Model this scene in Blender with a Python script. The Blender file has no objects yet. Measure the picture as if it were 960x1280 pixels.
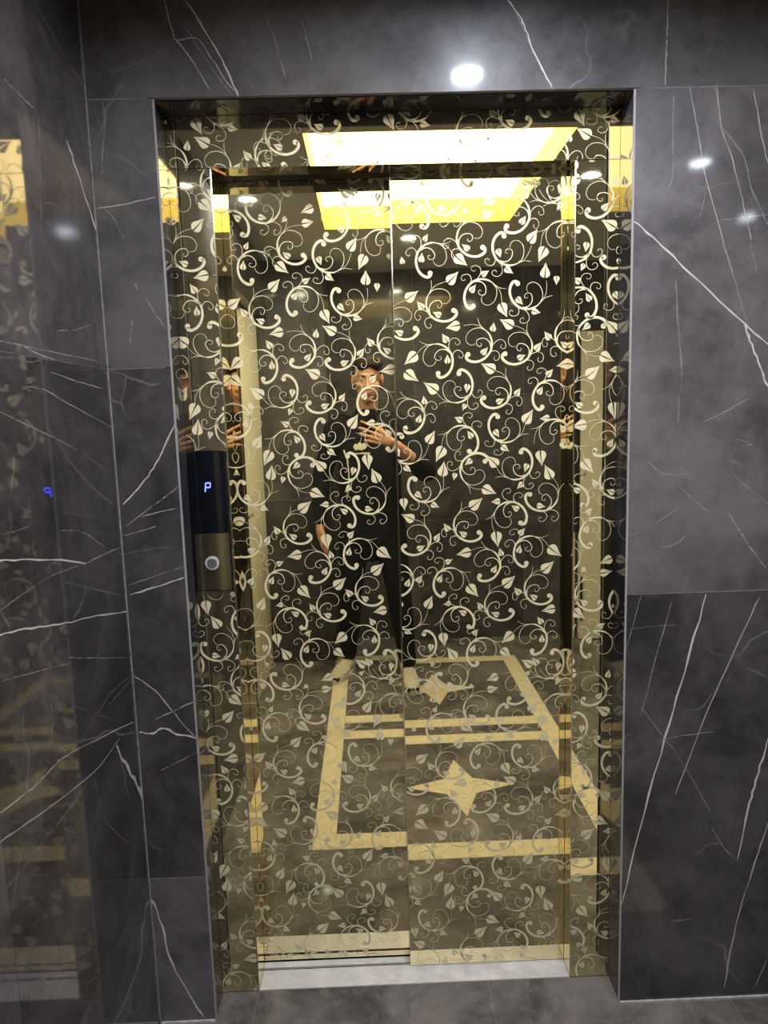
import bpy, bmesh, math, random
from mathutils import Vector, Matrix
from mathutils.bvhtree import BVHTree

C = bpy.context.scene.collection
SC = bpy.context.scene
# ------------------------------------------------------------------ camera, light, exposure
FPX, PITCH, YAW, ROLL = 889.98, 0.137394, 0.018433, -0.029569
CAM_D, CAM_H = 1.6, 1.4914
cam_data = bpy.data.cameras.new('camera')
cam = bpy.data.objects.new('camera', cam_data); C.objects.link(cam)
cam_data.sensor_fit = 'VERTICAL'; cam_data.sensor_height = 36.0; cam_data.sensor_width = 27.0
cam_data.lens = FPX / 1280 * 36.0
cam_data.clip_start = 0.012
_f = Vector((math.sin(YAW)*math.cos(PITCH), math.cos(YAW)*math.cos(PITCH), -math.sin(PITCH)))
_r0 = Vector((math.cos(YAW), -math.sin(YAW), 0)); _u0 = _r0.cross(_f)
_r = math.cos(ROLL)*_r0 + math.sin(ROLL)*_u0; _u = -math.sin(ROLL)*_r0 + math.cos(ROLL)*_u0
cam.matrix_world = Matrix(((_r.x, _u.x, -_f.x, 0), (_r.y, _u.y, -_f.y, -CAM_D), (_r.z, _u.z, -_f.z, CAM_H), (0, 0, 0, 1)))
SC.camera = cam
SC.view_settings.view_transform = 'Standard'; SC.view_settings.look = 'None'
SC.view_settings.gamma = 1.0; SC.view_settings.use_curve_mapping = False
SC.view_settings.exposure = 0.0
world = bpy.data.worlds.new('world'); SC.world = world; world.use_nodes = True
world.node_tree.nodes['Background'].inputs[0].default_value = (0.02, 0.02, 0.025, 1)
SC.cycles.max_bounces = 14; SC.cycles.glossy_bounces = 10; SC.cycles.diffuse_bounces = 4
SC.cycles.caustics_reflective = False; SC.cycles.caustics_refractive = False
SC.cycles.sample_clamp_indirect = 6.0
SPOT_POWER, TRAY_POWER = 900.0, 7.5
# spots (x, y) on the ceiling; the light tray's rectangle
CEIL = 2.37
SPOTS = [(-0.46, -1.08), (0.235, -1.87), (0.29, -0.41), (0.88, -1.07), (1.25, -1.14), (1.84, -1.92), (1.84, -0.45)]
TRAY = (-0.185, 0.70, -1.60, -0.60)

# ------------------------------------------------------------------ materials
def new_mat(name):
    m = bpy.data.materials.new(name); m.use_nodes = True
    nt = m.node_tree; return m, nt, nt.nodes, nt.links, nt.nodes['Principled BSDF']
def plain(name, col, rough=0.5, metal=0.0, spec=0.5, noise=0.0, nscale=30.0):
    m, nt, N, Lk, P = new_mat(name)
    P.inputs['Base Color'].default_value = (*col, 1); P.inputs['Roughness'].default_value = rough
    P.inputs['Metallic'].default_value = metal; P.inputs['Specular IOR Level'].default_value = spec
    if noise > 0:
        tc = N.new('ShaderNodeTexCoord'); nz = N.new('ShaderNodeTexNoise'); nz.inputs['Scale'].default_value = nscale
        nz.inputs['Detail'].default_value = 5
        rp = N.new('ShaderNodeValToRGB')
        rp.color_ramp.elements[0].position = .3; rp.color_ramp.elements[1].position = .7
        rp.color_ramp.elements[0].color = (*[c*(1-noise) for c in col], 1)
        rp.color_ramp.elements[1].color = (*[min(1, c*(1+noise)) for c in col], 1)
        Lk.new(tc.outputs['Object'], nz.inputs['Vector']); Lk.new(nz.outputs['Fac'], rp.inputs['Fac'])
        Lk.new(rp.outputs['Color'], P.inputs['Base Color'])
    return m
def emit(name, col, strength):
    m, nt, N, Lk, P = new_mat(name)
    N.remove(P); e = N.new('ShaderNodeEmission'); e.inputs[0].default_value = (*col, 1); e.inputs[1].default_value = strength
    Lk.new(e.outputs[0], N['Material Output'].inputs[0]); return m
def marble(name, lo, hi, vein=(.30, .29, .31), rough=0.07, vein_amt=.5, seed=0.0, satin=True):
    """grey-black stone: cloudy ground, hairline veins, small pale flecks"""
    m, nt, N, Lk, P = new_mat(name)
    tc = N.new('ShaderNodeTexCoord'); mp = N.new('ShaderNodeMapping')
    mp.inputs['Location'].default_value = (seed, seed*.7, seed*1.3)
    Lk.new(tc.outputs['Object'], mp.inputs['Vector'])
    n1 = N.new('ShaderNodeTexNoise'); n1.inputs['Scale'].default_value = 4.5; n1.inputs['Detail'].default_value = 9; n1.inputs['Roughness'].default_value = .62
    n1.inputs['Distortion'].default_value = .5
    n2 = N.new('ShaderNodeTexNoise'); n2.inputs['Scale'].default_value = 26; n2.inputs['Detail'].default_value = 6; n2.inputs['Roughness'].default_value = .7
    mx = N.new('ShaderNodeMath'); mx.operation = 'MULTIPLY_ADD'; mx.inputs[1].default_value = .35
    Lk.new(mp.outputs[0], n1.inputs['Vector']); Lk.new(mp.outputs[0], n2.inputs['Vector'])
    Lk.new(n2.outputs['Fac'], mx.inputs[0]); Lk.new(n1.outputs['Fac'], mx.inputs[2])
    r1 = N.new('ShaderNodeValToRGB'); r1.color_ramp.elements[0].position = .54; r1.color_ramp.elements[1].position = .80
    r1.color_ramp.elements[0].color = (*lo, 1); r1.color_ramp.elements[1].color = (*hi, 1)
    Lk.new(mx.outputs[0], r1.inputs['Fac'])
    # hairline veins from the edges of warped cells
    wz = N.new('ShaderNodeTexNoise'); wz.inputs['Scale'].default_value = 2.2; wz.inputs['Detail'].default_value = 4
    va = N.new('ShaderNodeMixRGB'); va.blend_type = 'ADD'; va.inputs[0].default_value = .35
    Lk.new(mp.outputs[0], wz.inputs['Vector']); Lk.new(mp.outputs[0], va.inputs[1]); Lk.new(wz.outputs['Color'], va.inputs[2])
    vo = N.new('ShaderNodeTexVoronoi'); vo.feature = 'DISTANCE_TO_EDGE'; vo.inputs['Scale'].default_value = 2.6
    Lk.new(va.outputs[0], vo.inputs['Vector'])
    r2 = N.new('ShaderNodeValToRGB'); r2.color_ramp.elements[0].position = 0.0; r2.color_ramp.elements[1].position = .008
    r2.color_ramp.elements[0].color = (1, 1, 1, 1); r2.color_ramp.elements[1].color = (0, 0, 0, 1)
    Lk.new(vo.outputs['Distance'], r2.inputs['Fac'])
    br = N.new('ShaderNodeTexNoise'); br.inputs['Scale'].default_value = 7; br.inputs['Detail'].default_value = 3
    rb = N.new('ShaderNodeValToRGB'); rb.color_ramp.elements[0].position = .5; rb.color_ramp.elements[1].position = .68
    Lk.new(mp.outputs[0], br.inputs['Vector']); Lk.new(br.outputs['Fac'], rb.inputs['Fac'])
    mu = N.new('ShaderNodeMath'); mu.operation = 'MULTIPLY'; Lk.new(r2.outputs[0], mu.inputs[0]); Lk.new(rb.outputs[0], mu.inputs[1])
    mu2 = N.new('ShaderNodeMath'); mu2.operation = 'MULTIPLY'; mu2.inputs[1].default_value = vein_amt; Lk.new(mu.outputs[0], mu2.inputs[0])
    mix = N.new('ShaderNodeMixRGB'); mix.inputs[2].default_value = (*vein, 1)
    Lk.new(mu2.outputs[0], mix.inputs[0]); Lk.new(r1.outputs[0], mix.inputs[1])
    Lk.new(mix.outputs[0], P.inputs['Base Color'])
    if satin:
        P.inputs['Roughness'].default_value = .36; P.inputs['Specular IOR Level'].default_value = .22
        P.inputs['Coat Weight'].default_value = .8; P.inputs['Coat Roughness'].default_value = rough
    else: P.inputs['Roughness'].default_value = rough
    return m
def vein_mat(name, col, amt):
    """pale calcite vein: broken up along its run by noise, so that it fades in and out of the stone"""
    m, nt, N, Lk, P = new_mat(name)
    tc = N.new('ShaderNodeTexCoord'); nz = N.new('ShaderNodeTexNoise'); nz.inputs['Scale'].default_value = 85; nz.inputs['Detail'].default_value = 4
    n3 = N.new('ShaderNodeTexNoise'); n3.inputs['Scale'].default_value = 14; n3.inputs['Detail'].default_value = 2
    ad = N.new('ShaderNodeMath'); ad.operation = 'ADD'
    Lk.new(tc.outputs['Object'], nz.inputs['Vector']); Lk.new(tc.outputs['Object'], n3.inputs['Vector'])
    Lk.new(nz.outputs['Fac'], ad.inputs[0]); Lk.new(n3.outputs['Fac'], ad.inputs[1])
    rp = N.new('ShaderNodeValToRGB'); rp.color_ramp.elements[0].position = 1.12 - amt*.5 - .12 if amt < 1 else .5
    rp.color_ramp.elements[0].position = max(.3, .72 - .40*amt); rp.color_ramp.elements[1].position = min(1, max(.3, .72 - .40*amt) + .2)
    hf = N.new('ShaderNodeMath'); hf.operation = 'MULTIPLY'; hf.inputs[1].default_value = .75
    Lk.new(ad.outputs[0], hf.inputs[0]); Lk.new(hf.outputs[0], rp.inputs['Fac'])
    tr = N.new('ShaderNodeBsdfTransparent'); mxs = N.new('ShaderNodeMixShader')
    P.inputs['Base Color'].default_value = (*col, 1); P.inputs['Roughness'].default_value = .12
    sc = N.new('ShaderNodeMath'); sc.operation = 'MULTIPLY'; sc.inputs[1].default_value = min(1, .05 + .95*amt**1.3)
    Lk.new(rp.outputs[0], sc.inputs[0])
    Lk.new(sc.outputs[0], mxs.inputs[0]); Lk.new(tr.outputs[0], mxs.inputs[1]); Lk.new(P.outputs[0], mxs.inputs[2])
    Lk.new(mxs.outputs[0], N['Material Output'].inputs[0])
    return m

M = {}
M['marble_light'] = marble('grey marble', (.076, .070, .082), (.156, .145, .166), seed=1.0)
M['marble_mid'] = marble('dark grey marble', (.054, .050, .057), (.120, .112, .126), seed=4.0)
M['marble_dark'] = marble('charcoal marble', (.033, .030, .035), (.085, .079, .089), seed=7.0)
M['marble_floor'] = marble('floor marble', (.095, .087, .084), (.235, .214, .207), seed=11.0, rough=.035, vein_amt=.6, satin=False)
M['polish_mid'] = marble('polished dark grey marble', (.046, .042, .050), (.108, .100, .114), seed=4.0, rough=.045, satin=False)
M['polish_dark'] = marble('polished charcoal marble', (.030, .027, .033), (.076, .070, .080), seed=7.0, rough=.045, satin=False)
M['cream'] = plain('cream marble inlay', (.83, .725, .50), .12, noise=.10, nscale=22)
M['tile_body'] = plain('tile body edge', (.33, .325, .36), .5)
M['grout'] = plain('pale grout', (.27, .26, .30), .7, noise=.4, nscale=60)
M['silicone'] = plain('white silicone', (.52, .51, .54), .5, noise=.25, nscale=40)
for k, a in (('a', 1.0), ('b', .75), ('c', .5), ('d', .3)):
    M['vein_' + k] = vein_mat('calcite vein ' + k, (.58, .56, .58), a)
def mirror_mat():
    m, nt, N, Lk, P = new_mat('gold mirror steel')
    col = (.89, .785, .485, 1)
    P.inputs['Base Color'].default_value = col; P.inputs['Metallic'].default_value = 1; P.inputs['Roughness'].default_value = .012
    h = N.new('ShaderNodeBsdfPrincipled'); h.inputs['Base Color'].default_value = (.80, .72, .52, 1); h.inputs['Metallic'].default_value = .9; h.inputs['Roughness'].default_value = .55
    mx = N.new('ShaderNodeMixShader'); mx.inputs[0].default_value = .012
    Lk.new(P.outputs[0], mx.inputs[1]); Lk.new(h.outputs[0], mx.inputs[2]); Lk.new(mx.outputs[0], N['Material Output'].inputs[0])
    return m
M['mirror'] = mirror_mat()
M['etch'] = plain('etched gold satin', (.90, .82, .60), .62, .5, noise=.06, nscale=60)
M['steel'] = plain('bronze brushed steel', (.62, .54, .38), .14, 1.0)
M['edge_steel'] = plain('bright steel edge', (.85, .80, .62), .18, 1.0)
M['dark_steel'] = plain('dark steel track', (.035, .032, .03), .35, .6)
M['sill'] = plain('ridged aluminium', (.86, .84, .87), .38, .3, noise=.12, nscale=25)
M['black_glass'] = plain('black display glass', (.004, .005, .009), .06)
M['black_plastic'] = plain('black plastic', (.012, .012, .013), .3)
M['digit'] = emit('blue led digit', (.06, .07, 1.0), 13.0)
M['button'] = plain('brushed button steel', (.62, .62, .66), .28, .9)
M['button_clear'] = plain('clear button ring', (.75, .76, .80), .2, .3)
M['ceiling'] = plain('ceiling paint', (.82, .82, .82), .75)
M['tray_wall'] = plain('tray side painted led glow', (.97, .86, .27), .45)  # yellow of the LED strip's light, put into the colour of the sides
M['tray_glow'] = emit('light tray diffuser', (1.0, .82, .50), TRAY_POWER)
M['spot_glow'] = emit('led spot lens', (.82, .90, 1.0), SPOT_POWER)
M['spot_dim'] = emit('dimmer led spot lens', (.82, .90, 1.0), 90.0)
M['white_trim'] = plain('white metal trim', (.8, .8, .8), .3)
M['door_cream'] = plain('cream painted door', (.86, .82, .62), .4)
M['door_dark'] = plain('dark door frame', (.02, .018, .017), .3)
M['tan_wall'] = plain('tan wood panel', (.36, .24, .13), .4, noise=.15, nscale=8)
M['skin'] = plain('skin', (.56, .30, .19), .5, noise=.06, nscale=40)
M['lip'] = plain('lip', (.42, .16, .12), .5)
M['hair'] = plain('dark brown hair', (.022, .013, .008), .6, spec=.2, noise=.5, nscale=90)
M['jacket'] = plain('black jacket', (.008, .009, .013), .8, spec=.15, noise=.2, nscale=40)
M['trouser'] = plain('black trousers', (.007, .008, .011), .8, spec=.15)
M['print'] = plain('white chest print', (.75, .74, .68), .7)
M['shoe'] = plain('cream knit trainers', (.66, .61, .50), .8, noise=.3, nscale=160)
M['sole'] = plain('white rubber sole', (.72, .70, .62), .6)
M['eye'] = plain('eye white', (.7, .68, .64), .2)
M['iris'] = plain('dark iris', (.02, .014, .01), .2)
M['phone'] = plain('black phone', (.006, .006, .008), .12)
M['lens'] = plain('camera lens glass', (.003, .003, .006), .03)

# ------------------------------------------------------------------ helpers
def link(name, me, mat, parent=None):
    o = bpy.data.objects.new(name, me); C.objects.link(o)
    if mat is not None and not me.materials:
        for mm in (mat if isinstance(mat, (list, tuple)) else [mat]): me.materials.append(mm)
    if parent is not None: o.parent = parent
    return o
def obj(name, bm, mat, parent=None, smooth=False):
    me = bpy.data.meshes.new(name); bm.normal_update(); bm.to_mesh(me); bm.free()
    if smooth:
        for p in me.polygons: p.use_smooth = True
    return link(name, me, mat, parent)
def tag(o, label=None, cat=None, group=None, kind=None):
    if label: o['label'] = label
    if cat: o['category'] = cat
    if group: o['group'] = group
    if kind: o['kind'] = kind
    return o
def thing(name, label, cat, loc=(0, 0, 0), group=None):
    o = bpy.data.objects.new(name, None); C.objects.link(o); o.location = loc; o.empty_display_size = .05
    return tag(o, label, cat, group)
def structure(name):
    o = bpy.data.objects.new(name, None); C.objects.link(o); o['kind'] = 'structure'; o.empty_display_size = .05
    return o
def add_box(bm, x0, x1, y0, y1, z0, z1, bev=0.0, mi=0):
    vs = [bm.verts.new((x, y, z)) for x in (x0, x1) for y in (y0, y1) for z in (z0, z1)]
    fs = []
    for q in ((0, 1, 3, 2), (4, 6, 7, 5), (0, 4, 5, 1), (2, 3, 7, 6), (0, 2, 6, 4), (1, 5, 7, 3)):
        f = bm.faces.new([vs[i] for i in q]); f.material_index = mi; fs.append(f)
    if bev > 0:
        es = {e for f in fs for e in f.edges}
        bmesh.ops.bevel(bm, geom=list(es), offset=bev, segments=2, profile=.5, affect='EDGES')
    return fs
def box(name, b, mat, parent=None, bev=0.0):
    bm = bmesh.new(); add_box(bm, *b, bev=bev); return obj(name, bm, mat, parent)
def add_disc(bm, c, r, axis='Z', n=28, h=0.0, flip=False, mi=0):
    """a short cylinder (h along axis) or a plain disc"""
    def pt(a, t):
        u, v = r*math.cos(a), r*math.sin(a)
        return {'Z': (c[0]+u, c[1]+v, c[2]+t), 'Y': (c[0]+u, c[1]+t, c[2]+v), 'X': (c[0]+t, c[1]+u, c[2]+v)}[axis]
    A = [bm.verts.new(pt(2*math.pi*i/n, 0)) for i in range(n)]
    f = bm.faces.new(A); f.material_index = mi
    if h:
        B = [bm.verts.new(pt(2*math.pi*i/n, h)) for i in range(n)]
        bm.faces.new(B[::-1]).material_index = mi
        for i in range(n):
            bm.faces.new((A[i], B[i], B[(i+1) % n], A[(i+1) % n])).material_index = mi
    bmesh.ops.recalc_face_normals(bm, faces=bm.faces)
def catmull(pts, sub=3):
    out = []
    n = len(pts)
    for i in range(n-1):
        p0, p1, p2, p3 = pts[max(0, i-1)], pts[i], pts[i+1], pts[min(n-1, i+2)]
        for k in range(sub):
            t = k/sub
            out.append(tuple(.5*((2*b) + (-a+c)*t + (2*a-5*b+4*c-d)*t*t + (-a+3*b-3*c+d)*t**3) for a, b, c, d in zip(p0, p1, p2, p3)))
    out.append(tuple(pts[-1])); return out

# ------------------------------------------------------------------ traced tables (metres, on the wall / door planes)
SCROLLS = [(0.3617,1.9433,-132.0,-1),(0.2573,1.89,-32.0,1),(0.3418,1.8672,103.0,-1),(0.1591,1.8488,-91.0,1),(0.2755,1.766,-120.0,1),(0.1831,1.7409,-19.0,1),(0.3851,1.7632,126.0,-1),(0.2697,1.6466,-140.0,-1),(0.3649,1.6354,-162.0,-1),(0.4913,1.66,-29.0,1),(0.1751,1.6146,-95.0,-1),(0.0902,1.7008,-18.0,1),(0.118,1.9457,-44.0,-1),(0.194,1.982,160.0,-1),(0.4745,1.8931,-61.0,-1),(0.4761,2.0041,90.0,1),(0.1047,1.4831,-117.0,-1),(0.2219,1.5501,89.0,1),(0.3131,1.5322,-162.0,-1),(0.4383,1.5242,-114.0,1),(0.3304,1.4476,116.0,-1),(0.2312,1.4216,-63.0,-1),(0.2574,1.3512,31.0,-1),(0.3661,1.3569,78.0,1),(0.1321,1.3053,131.0,-1),(0.4252,1.2731,162.0,-1),(0.2396,1.2055,-27.0,1),(0.3474,1.232,-41.0,-1),(0.4589,1.4304,-62.0,-1),(0.0893,1.4036,104.0,-1),(0.111,1.175,-159.0,-1),(0.3884,1.1401,-94.0,1),(0.2867,1.1061,-127.0,-1),(0.187,1.0672,-108.0,1),(0.4161,1.0379,-27.0,1),(0.316,0.9986,-18.0,1),(0.2132,0.9688,-38.0,-1),(0.121,0.9024,85.0,1),(0.2682,0.8824,-106.0,1),(0.4045,0.9113,-99.0,-1),(0.0672,1.0761,-119.0,-1),(0.0787,0.9832,108.0,-1),(0.4469,0.8416,83.0,1)]
LEAVES = [(0.3123,1.9826,0.2799,1.971),(0.2839,1.9451,0.315,1.9485),(0.1448,1.8907,0.1559,1.9069),(0.2178,1.8557,0.247,1.829),(0.1994,1.7933,0.2281,1.819),(0.3932,1.8818,0.4166,1.9119),(0.4323,1.87,0.4127,1.8354),(0.4312,1.8001,0.4355,1.8365),(0.4596,1.8036,0.4575,1.7817),(0.2803,1.8093,0.3,1.8193),(0.3359,1.8256,0.3559,1.8095),(0.3248,1.7436,0.3396,1.7082),(0.3553,1.6886,0.3224,1.7096),(0.2272,1.6958,0.1901,1.6913),(0.3995,1.7246,0.4225,1.7176),(0.3054,1.6788,0.3104,1.7013),(0.197,1.6563,0.1842,1.679),(0.4447,1.6561,0.4305,1.6776),(0.4083,1.6311,0.4252,1.651),(0.0991,1.757,0.1318,1.7769),(0.1401,1.7348,0.1257,1.7559),(0.1224,1.6321,0.0882,1.6071),(0.0938,1.8399,0.0921,1.8587),(0.4157,2.0075,0.3998,2.0302),(0.2474,1.9603,0.2335,1.95),(0.3842,1.9825,0.3972,1.9929),(0.1477,2.0237,0.138,2.011),(0.3104,1.5856,0.276,1.6075),(0.4974,1.5991,0.4573,1.595),(0.0927,1.5895,0.1252,1.5625),(0.1705,1.5398,0.1369,1.5665),(0.1388,1.5108,0.137,1.5328),(0.2378,1.5088,0.2291,1.4919),(0.2305,1.4675,0.2097,1.4801),(0.1435,1.4162,0.1652,1.4468),(0.1824,1.4061,0.1596,1.3691),(0.1779,1.3342,0.1859,1.3728),(0.2106,1.3413,0.2049,1.3225),(0.3149,1.3553,0.2885,1.3849),(0.3809,1.4582,0.4061,1.4911),(0.36,1.5251,0.3744,1.5436),(0.4439,1.4687,0.4173,1.4686),(0.436,1.5694,0.4538,1.586),(0.3247,1.404,0.3445,1.3882),(0.421,1.3899,0.4228,1.3492),(0.4479,1.3194,0.4332,1.3579),(0.3782,1.312,0.3609,1.2971),(0.2772,1.3029,0.3125,1.2836),(0.2462,1.2523,0.2806,1.2768),(0.3211,1.2682,0.2965,1.2672),(0.1494,1.2669,0.1701,1.2552),(0.0808,1.2828,0.0818,1.2507),(0.1063,1.2274,0.074,1.2455),(0.0851,1.361,0.1023,1.3456),(0.1924,1.1969,0.1804,1.219),(0.1581,1.1726,0.1717,1.1939),(0.3096,1.1917,0.3124,1.1488),(0.3678,1.1814,0.3844,1.1985),(0.1823,1.1167,0.2026,1.1244),(0.2466,1.1426,0.2075,1.1383),(0.3238,1.1292,0.3194,1.1518),(0.4415,1.1486,0.4748,1.1199),(0.4254,1.0858,0.4591,1.111),(0.1099,1.0689,0.126,1.0872),(0.1325,1.0013,0.1503,1.034),(0.2377,1.0569,0.2637,1.0233),(0.1939,1.0125,0.1735,1.0103),(0.327,1.0515,0.3614,1.0767),(0.3706,1.0291,0.3548,1.0495),(0.2726,0.9944,0.2617,1.0148),(0.4591,0.9897,0.4222,0.9853),(0.4265,0.9506,0.4138,0.9712),(0.249,0.9281,0.2651,0.9415),(0.1721,0.9352,0.1747,0.897),(0.2037,0.8668,0.1832,0.9001),(0.3515,0.9287,0.319,0.9033),(0.3213,0.8877,0.3465,0.8634),(0.4006,0.8399,0.3724,0.86),(0.0768,0.945,0.0947,0.9337),(0.4716,0.8049,0.4575,0.7862)]
FRONT_VEINS = [([(-0.532,2.156),(-0.531,2.107),(-0.54,2.054),(-0.545,2.003)],2.52,0.5),([(-0.56,1.942),(-0.503,1.948),(-0.437,1.961)],2.72,0.8),([(-0.546,1.941),(-0.528,1.921),(-0.508,1.875)],2.04,0.5),([(-0.494,1.784),(-0.488,1.774)],3.45,0.6),([(-0.472,1.755),(-0.451,1.714),(-0.429,1.686)],2.43,0.6),([(-0.505,1.708),(-0.509,1.683),(-0.513,1.658)],2.61,0.6),([(-0.389,2.345),(-0.376,2.276),(-0.368,2.265),(-0.337,2.222),(-0.308,2.17)],3.31,0.8),([(-0.372,2.265),(-0.33,2.271),(-0.303,2.236),(-0.274,2.189),(-0.248,2.156)],2.66,0.7),([(-0.347,2.344),(-0.302,2.27),(-0.275,2.22),(-0.248,2.156)],3.66,0.95),([(-0.356,2.302),(-0.316,2.237),(-0.262,2.158)],1.99,0.5),([(-0.187,2.318),(-0.166,2.257),(-0.149,2.19)],2.49,0.5),([(-0.111,2.302),(-0.101,2.263),(-0.093,2.225)],2.32,0.4),([(-0.022,2.338),(-0.068,2.301)],2.32,0.4),([(-0.558,2.203),(-0.482,2.217),(-0.406,2.246),(-0.368,2.268)],1.99,0.35),([(0.318,2.332),(0.343,2.298),(0.354,2.275),(0.379,2.216),(0.41,2.16)],3.67,0.9),([(0.326,2.325),(0.359,2.255),(0.386,2.2),(0.413,2.162)],2.02,0.5),([(0.652,2.326),(0.652,2.28),(0.652,2.249),(0.65,2.203),(0.651,2.162)],2.35,0.7),([(0.668,2.152),(0.669,2.076),(0.671,1.985),(0.66,1.945)],2.41,0.4),([(0.703,2.155),(0.714,2.107),(0.732,2.023),(0.747,1.961),(0.784,1.847),(0.808,1.776)],2.59,0.7),([(0.745,1.957),(0.741,1.928),(0.731,1.892)],2.07,0.5),([(0.759,2.16),(0.774,2.074),(0.8,2.008),(0.829,1.909),(0.847,1.843)],2.75,0.7),([(0.79,2.059),(0.825,2.013),(0.843,1.95),(0.883,1.872),(0.932,1.773)],2.42,0.6),([(0.839,2.152),(0.857,2.072),(0.877,2.0),(0.908,1.908)],3.44,0.8),([(0.59,1.887),(0.642,1.844),(0.701,1.789),(0.765,1.73),(0.839,1.664),(0.894,1.62),(0.951,1.574)],4.22,1),([(0.839,1.664),(0.858,1.62),(0.874,1.582),(0.894,1.537),(0.914,1.496)],5.71,1),([(0.78,1.844),(0.808,1.776),(0.846,1.664)],2.1,0.5),([(0.844,1.843),(0.864,1.77)],2.11,0.5),([(0.684,1.764),(0.69,1.677),(0.702,1.576),(0.7,1.52),(0.696,1.454)],5.35,0.25),([(0.753,1.452),(0.801,1.472),(0.858,1.503)],2.52,0.45),([(0.823,1.333),(0.872,1.291),(0.939,1.241)],2.56,0.5),([(0.631,1.368),(0.665,1.338),(0.727,1.336)],2.36,0.4),([(0.709,1.305),(0.744,1.269),(0.778,1.244)],2.38,0.45),([(0.82,1.243),(0.838,1.214),(0.868,1.168),(0.912,1.11)],3.33,0.6),([(0.585,1.195),(0.634,1.213),(0.703,1.258)],2.94,0.3),([(0.782,1.886),(0.83,1.89),(0.908,1.896)],2.08,0.6),([(0.665,1.166),(0.7,1.174),(0.724,1.196)],2.4,0.4),([(0.83,1.412),(0.868,1.397),(0.849,1.397)],2.54,0.5),([(0.775,1.054),(0.728,0.865),(0.686,0.703),(0.629,0.462),(0.587,0.261)],4.98,1),([(0.901,1.044),(0.841,0.901),(0.779,0.746),(0.715,0.555)],2.87,0.75),([(0.621,1.054),(0.602,0.978),(0.586,0.914)],2.06,0.5),([(0.698,1.051),(0.66,0.907),(0.627,0.76)],2.26,0.55),([(0.978,0.836),(0.936,0.685),(0.912,0.586),(0.895,0.51),(0.873,0.375)],5.04,0.9),([(0.989,0.613),(0.946,0.47),(0.912,0.344),(0.879,0.208),(0.854,0.028)],3.95,0.75),([(0.622,0.788),(0.73,0.638),(0.805,0.503)],3.85,0.25),([(0.962,0.112),(0.933,0.026)],3.24,0.6),([(0.592,0.974),(0.649,0.98),(0.711,0.981)],1.87,0.35),([(0.665,0.694),(0.722,0.706),(0.805,0.713)],2.3,0.4),([(0.71,0.219),(0.776,0.226)],2.39,0.4),([(0.806,0.469),(0.84,0.411),(0.871,0.378)],2.36,0.4),([(-0.429,1.48),(-0.456,1.43),(-0.476,1.395),(-0.511,1.351),(-0.556,1.305)],3.21,0.9),([(-0.43,1.343),(-0.503,1.291),(-0.554,1.256)],2.52,0.6),([(-0.439,1.294),(-0.475,1.287),(-0.517,1.277)],2.52,0.7),([(-0.486,1.254),(-0.523,1.244),(-0.558,1.236)],2.89,0.6),([(-0.436,1.465),(-0.45,1.437),(-0.465,1.419)],2.49,0.5),([(-0.43,1.134),(-0.487,1.117),(-0.556,1.099)],3.66,1),([(-0.562,0.904),(-0.518,0.868),(-0.484,0.821),(-0.431,0.748)],3.0,0.8),([(-0.429,0.837),(-0.475,0.817),(-0.52,0.797)],3.0,0.8),([(-0.561,0.767),(-0.532,0.762),(-0.505,0.773),(-0.472,0.759),(-0.429,0.748)],5.27,1),([(-0.428,0.712),(-0.49,0.682),(-0.557,0.653)],1.9,0.5),([(-0.43,1.16),(-0.485,1.143),(-0.56,1.12)],1.82,0.4),([(-0.566,0.344),(-0.547,0.282),(-0.529,0.177),(-0.498,0.092),(-0.459,0.012)],5.52,0.9)]
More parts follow.
